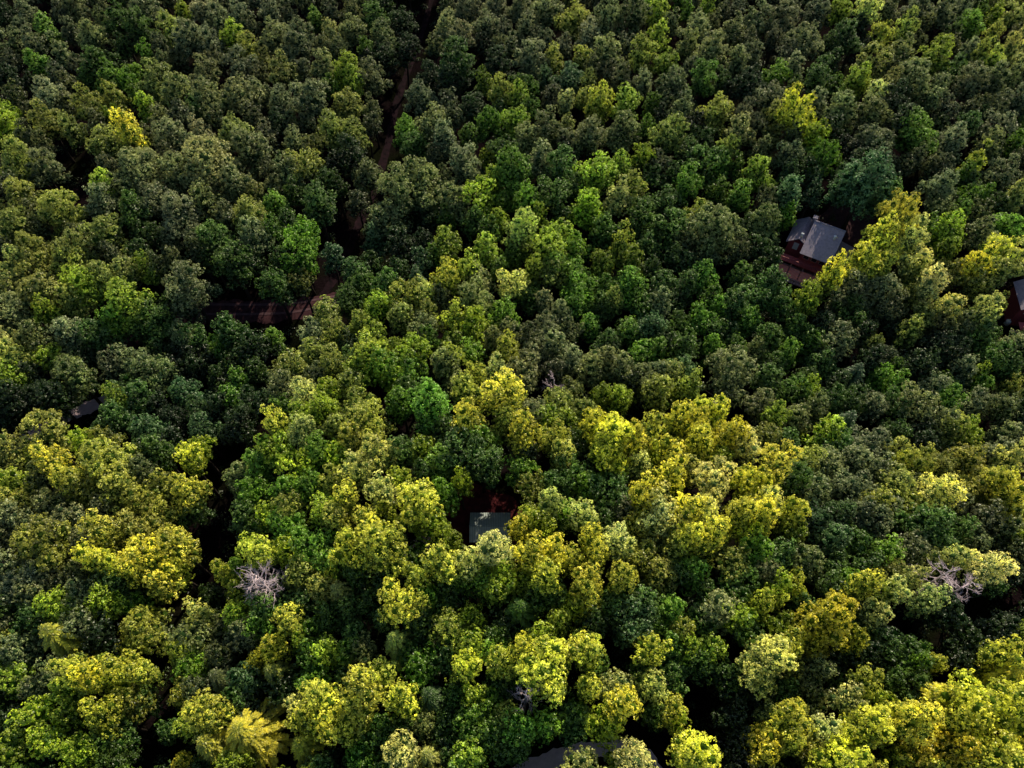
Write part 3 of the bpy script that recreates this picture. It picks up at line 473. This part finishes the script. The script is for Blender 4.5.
for t in single:
    cm, tm, R0, H0, D0 = PROTO[t['key']][t['k']]
    name = {'r': 'broadleaf_tree', 'c': 'pointed_tree', 'f': 'conifer_tree'}[t['form']]
    e = empty(name, (t['X'], t['Y'], t['g'])); e.scale = (t['s'], t['s'], t['sz']); e.rotation_euler = t['rot']
    grp = GROUP[t['cls']] if t['form'] == 'r' else {'c': 'pointed trees', 'f': 'conifers'}[t['form']]
    tag(e, t['label'], 'conifer' if t['form'] == 'f' else 'tree', grp)
    for nm, me in (('crown', cm), ('trunk', tm)):
        o = bpy.data.objects.new(nm, me); C.objects.link(o); o.parent = e; o.color = (*t['col'], 1)
for i, (px, py, R, H, dn, lab) in enumerate(DEAD):
    X, Y = at(px, py, H*.85); e = empty('dead_tree', (X, Y, hz(X, Y)-.1), random.uniform(0, 6)); tag(e, lab, 'dead tree', 'bare dead trees')
    a, b = dead_meshes(R, H, 31+i, dn)
    for nm, me in (('trunk', a), ('branches', b)):
        o = bpy.data.objects.new(nm, me); C.objects.link(o); o.parent = e

# the rest of the wood: the smaller and farther trees, and what lies beyond the frame, as one mass
def far_wood():
    pts = np.array([(t['X'], t['Y']) for t in TREES]); rest = list(MASS); P = pts.copy(); far = 0
    for _ in range(12000):
        X = random.uniform(-270, 270); Y = random.uniform(-75, 340)
        x, y, w = proj((X, Y, hz(X, Y)+9))
        if w > 5 and -30 < x < 1054 and -34 < y < 800: continue
        if keepout(X, Y)[0] > 0 or np.min(np.hypot(P[:, 0]-X, P[:, 1]-Y)) < 5.0: continue
        P = np.vstack([P, (X, Y)]); key = random.choice('smmbb'); k = random.randrange(len(PROTO[key])); s = random.uniform(.9, 1.2)
        c = np.array(TINT[random.choice('ooolkghdqy')][0])*random.uniform(.7, 1.1); far += 1
        rest.append(dict(X=X, Y=Y, g=hz(X, Y)-.1, key=key, k=k, s=s, sz=s*random.uniform(.8, 1.1), rot=(0, 0, random.uniform(0, 6.28)), col=c))
    keys = [(key, k) for key in PROTO for k in range(len(PROTO[key]))]
    m = bpy.data.meshes.new('woodland'); m.from_pydata([(t['X'], t['Y'], t['g']) for t in rest], [], [])
    def att(nm, ty, field, vals):
        a = m.attributes.new(nm, ty, 'POINT'); a.data.foreach_set(field, np.array(vals, np.int32 if ty == 'INT' else np.float32).reshape(-1))
    att('kind', 'INT', 'value', [keys.index((t['key'], t['k'])) for t in rest])
    att('turn', 'FLOAT_VECTOR', 'vector', [t['rot'] for t in rest]); att('size', 'FLOAT_VECTOR', 'vector', [(t['s'], t['s'], t['sz']) for t in rest])
    att('tone', 'FLOAT_VECTOR', 'vector', [tuple(t['col']) for t in rest])
    o = bpy.data.objects.new('woodland', m); C.objects.link(o)
    tag(o, 'smaller olive and green trees filling the wood between and beyond the large crowns', 'woodland', kind='stuff')
    ng = bpy.data.node_groups.new('scatter', 'GeometryNodeTree'); L = ng.links.new; nn = ng.nodes.new
    ng.interface.new_socket('Geometry', in_out='INPUT', socket_type='NodeSocketGeometry'); ng.interface.new_socket('Geometry', in_out='OUTPUT', socket_type='NodeSocketGeometry')
    gi = nn('NodeGroupInput'); go = nn('NodeGroupOutput'); jn = nn('GeometryNodeJoinGeometry')
    def attr(name, ty):
        a = nn('GeometryNodeInputNamedAttribute'); a.data_type = ty; a.inputs['Name'].default_value = name; return a.outputs[0]
    kd, tn, sz = attr('kind', 'INT'), attr('turn', 'FLOAT_VECTOR'), attr('size', 'FLOAT_VECTOR')
    for i, (key, k) in enumerate(keys):
        if not any(t['key'] == key and t['k'] == k for t in rest): continue
        cmp = nn('FunctionNodeCompare'); cmp.data_type = 'INT'; cmp.operation = 'EQUAL'; L(kd, cmp.inputs[2]); cmp.inputs[3].default_value = i
        for me in PROTO[key][k][:2]:
            src = bpy.data.objects.new('tree_model', me)
            oi = nn('GeometryNodeObjectInfo'); oi.inputs['Object'].default_value = src; oi.inputs['As Instance'].default_value = True
            ip = nn('GeometryNodeInstanceOnPoints'); L(gi.outputs[0], ip.inputs['Points']); L(cmp.outputs[0], ip.inputs['Selection'])
            L(oi.outputs['Geometry'], ip.inputs['Instance']); L(tn, ip.inputs['Rotation']); L(sz, ip.inputs['Scale']); L(ip.outputs[0], jn.inputs[0])
    st = nn('GeometryNodeStoreNamedAttribute'); st.data_type = 'FLOAT_VECTOR'; st.domain = 'INSTANCE'; st.inputs['Name'].default_value = 'color'
    tone = attr('tone', 'FLOAT_VECTOR'); L(jn.outputs[0], st.inputs['Geometry']); L(tone, st.inputs['Value']); L(st.outputs[0], go.inputs[0])
    md = o.modifiers.new('scatter', 'NODES'); md.node_group = ng
    print('mass', len(rest), 'beyond', far, 'single', len(single))
far_wood()

# ------------------------------------------------------------------ ground, roads
def ground_material():
    m, nt, out = mat('forest_floor'); L = nt.links.new
    tc = N(nt, 'TexCoord'); n1 = N(nt, 'TexNoise', Scale=.12, Detail=6.0); n2 = N(nt, 'TexNoise', Scale=2.2, Detail=10.0, Roughness=.7)
    L(tc.outputs['Object'], n1.inputs[0]); L(tc.outputs['Object'], n2.inputs[0])
    c1 = N(nt, 'ValToRGB'); c1.color_ramp.elements[0].position = .4; c1.color_ramp.elements[1].position = .62
    c1.color_ramp.elements[0].color = (.009, .006, .008, 1); c1.color_ramp.elements[1].color = (.006, .008, .004, 1)
    L(n1.outputs[0], c1.inputs[0])
    c2 = N(nt, 'ValToRGB'); c2.color_ramp.elements[0].position = .3; c2.color_ramp.elements[1].position = .75
    c2.color_ramp.elements[0].color = (.35, .35, .35, 1); c2.color_ramp.elements[1].color = (1.6, 1.45, 1.3, 1); L(n2.outputs[0], c2.inputs[0])
    mx = N(nt, 'MixRGB', blend_type='MULTIPLY'); mx.inputs[0].default_value = 1; L(c1.outputs[0], mx.inputs[1]); L(c2.outputs[0], mx.inputs[2])
    b = N(nt, 'BsdfPrincipled', Roughness=1.0); b.inputs['Specular IOR Level'].default_value = 0; L(mx.outputs[0], b.inputs['Base Color'])
    bp = N(nt, 'Bump', Strength=.8, Distance=.3); L(n2.outputs[0], bp.inputs['Height']); L(bp.outputs[0], b.inputs['Normal']); L(b.outputs[0], out.inputs[0]); return m
GM = ground_material()
def ground():
    xs = np.concatenate([[-3000, -1200, -500], np.arange(-300, 301, 2.5), [500, 1200, 3000]])
    ys = np.concatenate([[-1500, -500], np.arange(-120, 361, 2.5), [600, 1200, 3000]])
    v = [(x, y, hz(x, y)) for y in ys for x in xs]; nx = len(xs)
    f = [(j*nx+i, j*nx+i+1, (j+1)*nx+i+1, (j+1)*nx+i) for j in range(len(ys)-1) for i in range(nx-1)]
    b = MB(); b.v = v; b.f = f; o = b.build('ground', GM, smooth=True); tag(o, kind='structure')
ground()
def hg(X, Y):   # height of the faceted ground sheet (2.5 m cells)
    x0 = math.floor((X+300)/2.5)*2.5-300; y0 = math.floor((Y+120)/2.5)*2.5-120; u = (X-x0)/2.5; v = (Y-y0)/2.5
    return (hz(x0, y0)*(1-u)+hz(x0+2.5, y0)*u)*(1-v)+(hz(x0, y0+2.5)*(1-u)+hz(x0+2.5, y0+2.5)*u)*v
def ribbon(name, P, w, mt, lift=.06, off=0.0, rut=False):
    Q = []
    P = [Vector((a, b, 0)) for a, b in P]
    P = [P[0]*2-P[1]]+P+[P[-1]*2-P[-2]]
    for i in range(1, len(P)-2):
        for k in range(10):
            t = k/10; a, b, c, d = P[i-1:i+3]
            Q.append(.5*((2*b)+(c-a)*t+(2*a-5*b+4*c-d)*t*t+(3*b-a-3*c+d)*t**3))
    b = MB(); v = []; f = []; K = 7
    for i, q in enumerate(Q):
        d = (Q[min(i+1, len(Q)-1)]-Q[max(i-1, 0)]).normalized(); s = Vector((-d.y, d.x, 0))
        for k in range(K):
            ww = w*(1+(.12*math.sin(i*.9+k)+.10*math.sin(i*2.3+2*k))*(k in (0, K-1)))
            p = q+s*(off+ww*(k/(K-1)-.5)); v.append((p.x, p.y, hg(p.x, p.y)+lift+(.03 if k in (1, 3, 5) else 0)*(1 if rut else 0)))
    for i in range(len(Q)-1):
        for k in range(K-1): f.append((i*K+k, i*K+k+1, (i+1)*K+k+1, (i+1)*K+k))
    b.add(v, [tuple(reversed(q)) for q in f]); o = b.build(name, mt, smooth=True); tag(o, kind='structure'); return o
DIRT = plain('red_dirt', (.030, .014, .017), (.080, .036, .042), 1.2, .95, bump=.5)
DIRT2 = plain('rut_dirt', (.08, .045, .052), (.13, .075, .085), 1.5, .95, bump=.5)
TARM = plain('worn_asphalt', (.40, .31, .35), (.54, .42, .47), 1.5, .85)
REDSOIL = plain('red_soil', (.030, .007, .009), (.085, .018, .020), .9, .95, bump=.6)
ribbon('dirt_road', ROAD_DIRT, 1.7, plain('shaded_red_dirt', (.004, .003, .004), (.020, .009, .013), .8, .95, bump=.5))  # shade of the wooded crease is put into this dirt colour
ribbon('dirt_road', ROAD_BEND, 4.8, DIRT, .075)
ribbon('wheel_track', ROAD_BEND, .5, DIRT2, .11, -1.5); ribbon('wheel_track', ROAD_BEND, .5, DIRT2, .11, .5)
ribbon('paved_lane', ROAD_LEFT, 2.6, TARM)
ribbon('paved_road', ROAD_LOW, 2.3, plain('pale_asphalt', (.50, .39, .42), (.66, .52, .55), 1.5, .85))
def patch(name, c, r, mt, lift):
    b = MB(); v = [(c[0], c[1], hg(*c)+lift)]; n = 40
    for q in range(1, 7):
        for i in range(n):
            a = 2*math.pi*i/n; rr = r*q/6*(1+.18*math.sin(3*a+r)+.1*math.sin(7*a)); p = (c[0]+rr*math.cos(a)*1.15, c[1]+rr*math.sin(a)); v.append((*p, hg(*p)+lift))
    f = [(0, 1+i, 1+(i+1) % n) for i in range(n)]
    for q in range(5): f += [(1+q*n+i, 1+(q+1)*n+i, 1+(q+1)*n+(i+1) % n, 1+q*n+(i+1) % n) for i in range(n)]
    b.add(v, f); tag(b.build(name, mt, smooth=True), kind='structure')
patch('bare_soil', SHED_C, 8.0, REDSOIL, .05)
patch('bare_soil', at(858, 226, 0), 6.5, plain('packed_soil', (.035, .018, .022), (.07, .035, .04), 1.2), .05)

# low undergrowth between the trunks
def undergrowth():
    Vs, At = [], []; n = 0
    while n < 2600:
        px, py = random.uniform(-20, 1044), random.uniform(-20, 790)
        X, Y = at(px, py, .5)
        if keepout(X, Y)[0] > -.3 and keepout(X, Y)[0] > 0: continue
        if math.hypot(X-SHED_C[0], Y-SHED_C[1]) < 10: continue
        n += 1; g = hz(X, Y); r = random.uniform(.5, 1.9); k = int(60*r)
        d = unit(rng.normal(size=(k, 3))); d[:, 2] = abs(d[:, 2])
        P = np.array((X, Y, g))+d*np.array((r, r, r*.8))*rng.uniform(.6, 1.05, (k, 1))
        Vs.append(leaves(P, d+np.array((0, 0, .5)), .34)); At.append(np.stack([rng.uniform(.5, 1.4, k)*random.uniform(.6, 1.2), rng.uniform(.2, 1, k)], 1))
    o = bpy.data.objects.new('undergrowth', quads_mesh('undergrowth', np.concatenate(Vs), np.concatenate(At), [LEAF])); C.objects.link(o)
    o.color = (.10, .15, .04, 1); tag(o, 'low dark green undergrowth on the forest floor between the trees', 'undergrowth', kind='stuff')
undergrowth()

# ------------------------------------------------------------------ buildings
SHING = plain('lilac_grey_shingles', (.33, .285, .35), (.48, .42, .49), 2.0, .8, stripes=(1.6, 'Y'))
SHING_S = plain('slate_shingles', (.28, .25, .31), (.36, .32, .39), 2.0, .8, stripes=(1.6, 'Y'))
LOG = plain('maroon_log_siding', (.36, .060, .070), (.52, .105, .11), 3.0, .7, stripes=(1.4, 'Z'))
REDW = plain('red_stained_boards', (.90, .22, .18), (.97, .36, .28), 2.2, .7, stripes=(1.2, 'X'))
RAILM = plain('weathered_rail_wood', (.38, .23, .24), (.52, .34, .34), 4)
WHITE = plain('white_paint', (.72, .72, .70), (.82, .82, .80), 3, .4)
GLASS = plain('dark_glass', (.01, .012, .018), (.02, .022, .03), 1, .08, bump=0)
GREENROOF = plain('grey_green_metal', (.20, .25, .24), (.27, .33, .31), 2, .45, .0, stripes=(1.1, 'X'))
GREENROOF2 = plain('pale_metal_sheet', (.42, .47, .46), (.50, .56, .54), 2, .5, .0, stripes=(1.1, 'X'))
def cabin(name, loc, rz, label, sc=1.0):
    root = empty(name, loc, rz); root.scale = (sc,)*3; tag(root, label, 'house')
    # local x: along the front, local -y: the deck front towards the valley
    w = MB(); w.box(-1.5, 4.2, -4.2, 4.2, -1.5, 5.6); wl = w.build('wall', LOG, root)
    g = MB(); g.add([(-1.5, -4.2, 5.6), (-1.5, 4.2, 5.6), (-1.5, 1.6, 8.2), (-1.48, -4.2, 5.6), (-1.48, 4.2, 5.6), (-1.48, 1.6, 8.2), (4.2, -4.2, 5.6), (4.2, 4.2, 5.6), (4.2, 1.6, 8.2), (4.18, -4.2, 5.6), (4.18, 4.2, 5.6), (4.18, 1.6, 8.2)],
                   [(0, 2, 1), (3, 4, 5), (6, 7, 8), (9, 11, 10), (0, 3, 5, 2), (1, 2, 5, 4), (6, 8, 11, 9), (7, 10, 11, 8)]); g.build('gable', LOG, root)
    r = MB(); r.slab([(-1.9, -5.6, 5.35), (4.7, -5.6, 5.35), (4.7, 1.6, 8.5), (-1.9, 1.6, 8.5)], .18); r.slab([(4.7, 4.9, 5.45), (-1.9, 4.9, 5.45), (-1.9, 1.6, 8.5), (4.7, 1.6, 8.5)], .18)
    rf = r.build('roof', SHING, root)
    rc = MB(); rc.box(-1.95, 4.75, 1.45, 1.75, 8.47, 8.6); rc.build('ridge_cap', SHING_S, rf)
    w2 = MB(); w2.box(-5.0, -1.503, -2.0, 4.1, -1.5, 4.4); w2.build('wing', LOG, root)
    r2 = MB(); r2.slab([(-5.5, 4.5, 4.4), (-5.5, -2.8, 4.4), (-3.2, -2.8, 6.4), (-3.2, 4.5, 6.4)], .16); r2.slab([(-1.4, -2.8, 5.3), (-1.4, 4.5, 5.3), (-3.2, 4.5, 6.4), (-3.2, -2.8, 6.4)], .16)
    r2.build('wing_roof', SHING, root)
    for x, y, z in ((3.2, -.6, 7.4), (-3.0, -2.2, 6.5)):
        c = MB(); c.tube([(x, y, z), (x, y, z+.9)], [.22, .22], 10); c.tube([(x, y, z+.9), (x, y, z+1.05)], [.34, .3], 10); c.build('roof_vent', WHITE, root, True)
    ch = MB(); ch.box(-2.4, -1.6, 2.2, 3.0, 4.2, 8.4); ch.box(-2.5, -1.5, 2.1, 3.1, 8.4, 8.6); ch.build('chimney', SHING_S, root)
    # upper balcony with rail
    dk = MB(); dk.box(-5.2, 5.6, -6.2, -4.203, 2.2, 2.4); dk.build('balcony', LOG, root)
    rl = MB()
    for k in range(28):
        x = -5.15+k*.4; rl.box(x-.04, x+.04, -6.18, -6.10, 2.4, 3.3)
    rl.box(-5.2, 5.6, -6.22, -6.06, 3.3, 3.38); rl.build('balcony_rail', LOG, root)
    for k in range(5):
        x = -5.0+k*2.6; p = MB(); p.box(x-.12, x+.12, -6.15, -5.91, -2.5, 2.2); p.build('post', RAILM, root)
    # lower deck, with four red awning boards over it
    ld = MB(); ld.box(-5.2, 5.4, -9.0, -4.21, -.45, -.25); ld.build('deck', RAILM, root)
    for k in range(4):
        x = -4.9+k*2.5; a = MB(); a.slab([(x, -8.4, .5), (x+2.3, -8.4, .5), (x+2.3, -6.25, 1.3), (x, -6.25, 1.3)], .08); a.build('awning_panel', REDW, root)
    lr = MB()
    for k in range(19):
        x = -5.1+k*.575; lr.box(x-.045, x+.045, -8.98, -8.89, -.25, .75)
    lr.box(-5.2, 5.4, -9.03, -8.87, .75, .84); lr.build('deck_rail', RAILM, root)
    for x in (-5.0, -.4, 4.2):
        p = MB(); p.box(x-.12, x+.12, -8.8, -8.56, -3, -.45); p.build('post', RAILM, root)
    for x in (-.9, .8, 2.5):
        for z in (.1, 3.0):
            fr = MB(); fr.box(x, x+1.2, -4.26, -4.205, z, z+1.5); fo = fr.build('window', RAILM, root)
            gl = MB(); gl.box(x+.1, x+1.1, -4.28, -4.262, z+.1, z+1.4); gl.build('pane', GLASS, fo)
    dr = MB(); dr.box(-3.8, -2.7, -2.06, -2.003, 2.4, 4.3); dr.build('door', WHITE, root)
    # lean-to roof on the right
    lt = MB(); lt.slab([(5.0, -.5, 3.2), (8.2, -.5, 2.6), (8.2, 4.4, 2.6), (5.0, 4.4, 3.2)], .14); lt.build('carport_roof', SHING_S, root)
    for x, y in ((5.2, -.3), (8.0, -.3), (5.2, 4.2), (8.0, 4.2)):
        p = MB(); p.box(x-.1, x+.1, y-.1, y+.1, -2, 2.55 if x > 7 else 3.0); p.build('post', RAILM, root)
    return root
cx, cy = CABIN_C; g = hz(cx, cy)
cabin('log_cabin', (cx-.3, cy+.5, g+1.5), R_(-29), 'maroon log cabin with lilac-grey shingle roof and red lower deck, half behind a yellow tree')
cx, cy = CABIN2_C; g = hz(cx, cy)
cabin('log_cabin', (cx+2.2, cy, g+1.5), R_(-8), 'dark maroon cabin with grey roof cut off by the right edge of the picture')
def shed():
    X, Y = SHED_C; g = hz(X, Y); root = empty('shed', (X, Y, g), 0); tag(root, 'small shed with a grey-green metal roof in the red dirt clearing', 'shed')
    w = MB(); w.box(-2.9, 2.9, -2.2, 2.0, -.5, 2.1); w.build('wall', plain('dark_shed_boards', (.03, .028, .035), (.05, .045, .055), 3), root)
    r = MB(); r.slab([(-3.35, -2.6, 1.9), (3.35, -2.6, 1.9), (3.35, -.2, 3.1), (-3.35, -.2, 3.1)], .08); a = r.build('front_roof', GREENROOF2, root)
    r = MB(); r.slab([(3.35, 2.5, 2.15), (-3.35, 2.5, 2.15), (-3.35, -.2, 3.1), (3.35, -.2, 3.1)], .08); r.build('rear_roof', GREENROOF, root)
    r = MB(); r.box(-3.4, 3.4, -.32, -.08, 3.08, 3.15); r.build('ridge_cap', GREENROOF, root)
    r = MB(); r.box(-.6, .6, -2.26, -2.203, -.1, 1.7); d = r.build('door', RAILM, root); h = MB(); h.box(.4, .5, -2.32, -2.262, .8, 1.0); h.build('handle', WHITE, d)
shed()
def tank():   # white gas bottle beside the cabin at the right edge
    X, Y = at(1007, 323, .6); b = MB(); g = hz(X, Y); root = empty('gas_tank', (X, Y, g)); tag(root, 'small white gas tank standing among dark trees by the edge cabin', 'gas tank')
    b.tube([(0, 0, .1), (0, 0, .25), (0, 0, 1.3), (0, 0, 1.55), (0, 0, 1.62)], [.35, .5, .5, .35, .12], 16); b.build('body', WHITE, root, True)
    c = MB(); c.tube([(0, 0, 1.62), (0, 0, 1.85)], [.16, .16], 10); c.build('valve_cap', WHITE, root, True)
tank()

# ------------------------------------------------------------------ light
SUN_EL, SUN_AZ = R_(36), R_(22)      # azimuth from +Y towards +X
d = Vector((math.sin(SUN_AZ)*math.cos(SUN_EL), math.cos(SUN_AZ)*math.cos(SUN_EL), math.sin(SUN_EL)))
sl = bpy.data.lights.new('sun', 'SUN'); so = bpy.data.objects.new('sun', sl); C.objects.link(so)
sl.energy = 5.0; sl.angle = R_(.5); sl.color = (1.0, .88, .66); so.rotation_euler = d.to_track_quat('Z', 'Y').to_euler(); so.location = d*300
W = bpy.data.worlds.new('World'); S.world = W; W.use_nodes = True; nt = W.node_tree
sky = nt.nodes.new('ShaderNodeTexSky'); sky.sky_type = 'NISHITA'; sky.sun_disc = False; sky.sun_elevation = SUN_EL; sky.sun_rotation = SUN_AZ
bg = nt.nodes['Background']; bg.inputs[1].default_value = .125; nt.links.new(sky.outputs[0], bg.inputs[0])
S.view_settings.view_transform = 'Standard'; S.view_settings.look = 'None'; S.view_settings.exposure = 0
S.render.engine = 'CYCLES'
cy_ = S.cycles; cy_.max_bounces = 5; cy_.diffuse_bounces = 3; cy_.glossy_bounces = 1; cy_.transmission_bounces = 3; cy_.transparent_max_bounces = 4
cy_.use_denoising = True; cy_.caustics_reflective = False; cy_.caustics_refractive = False
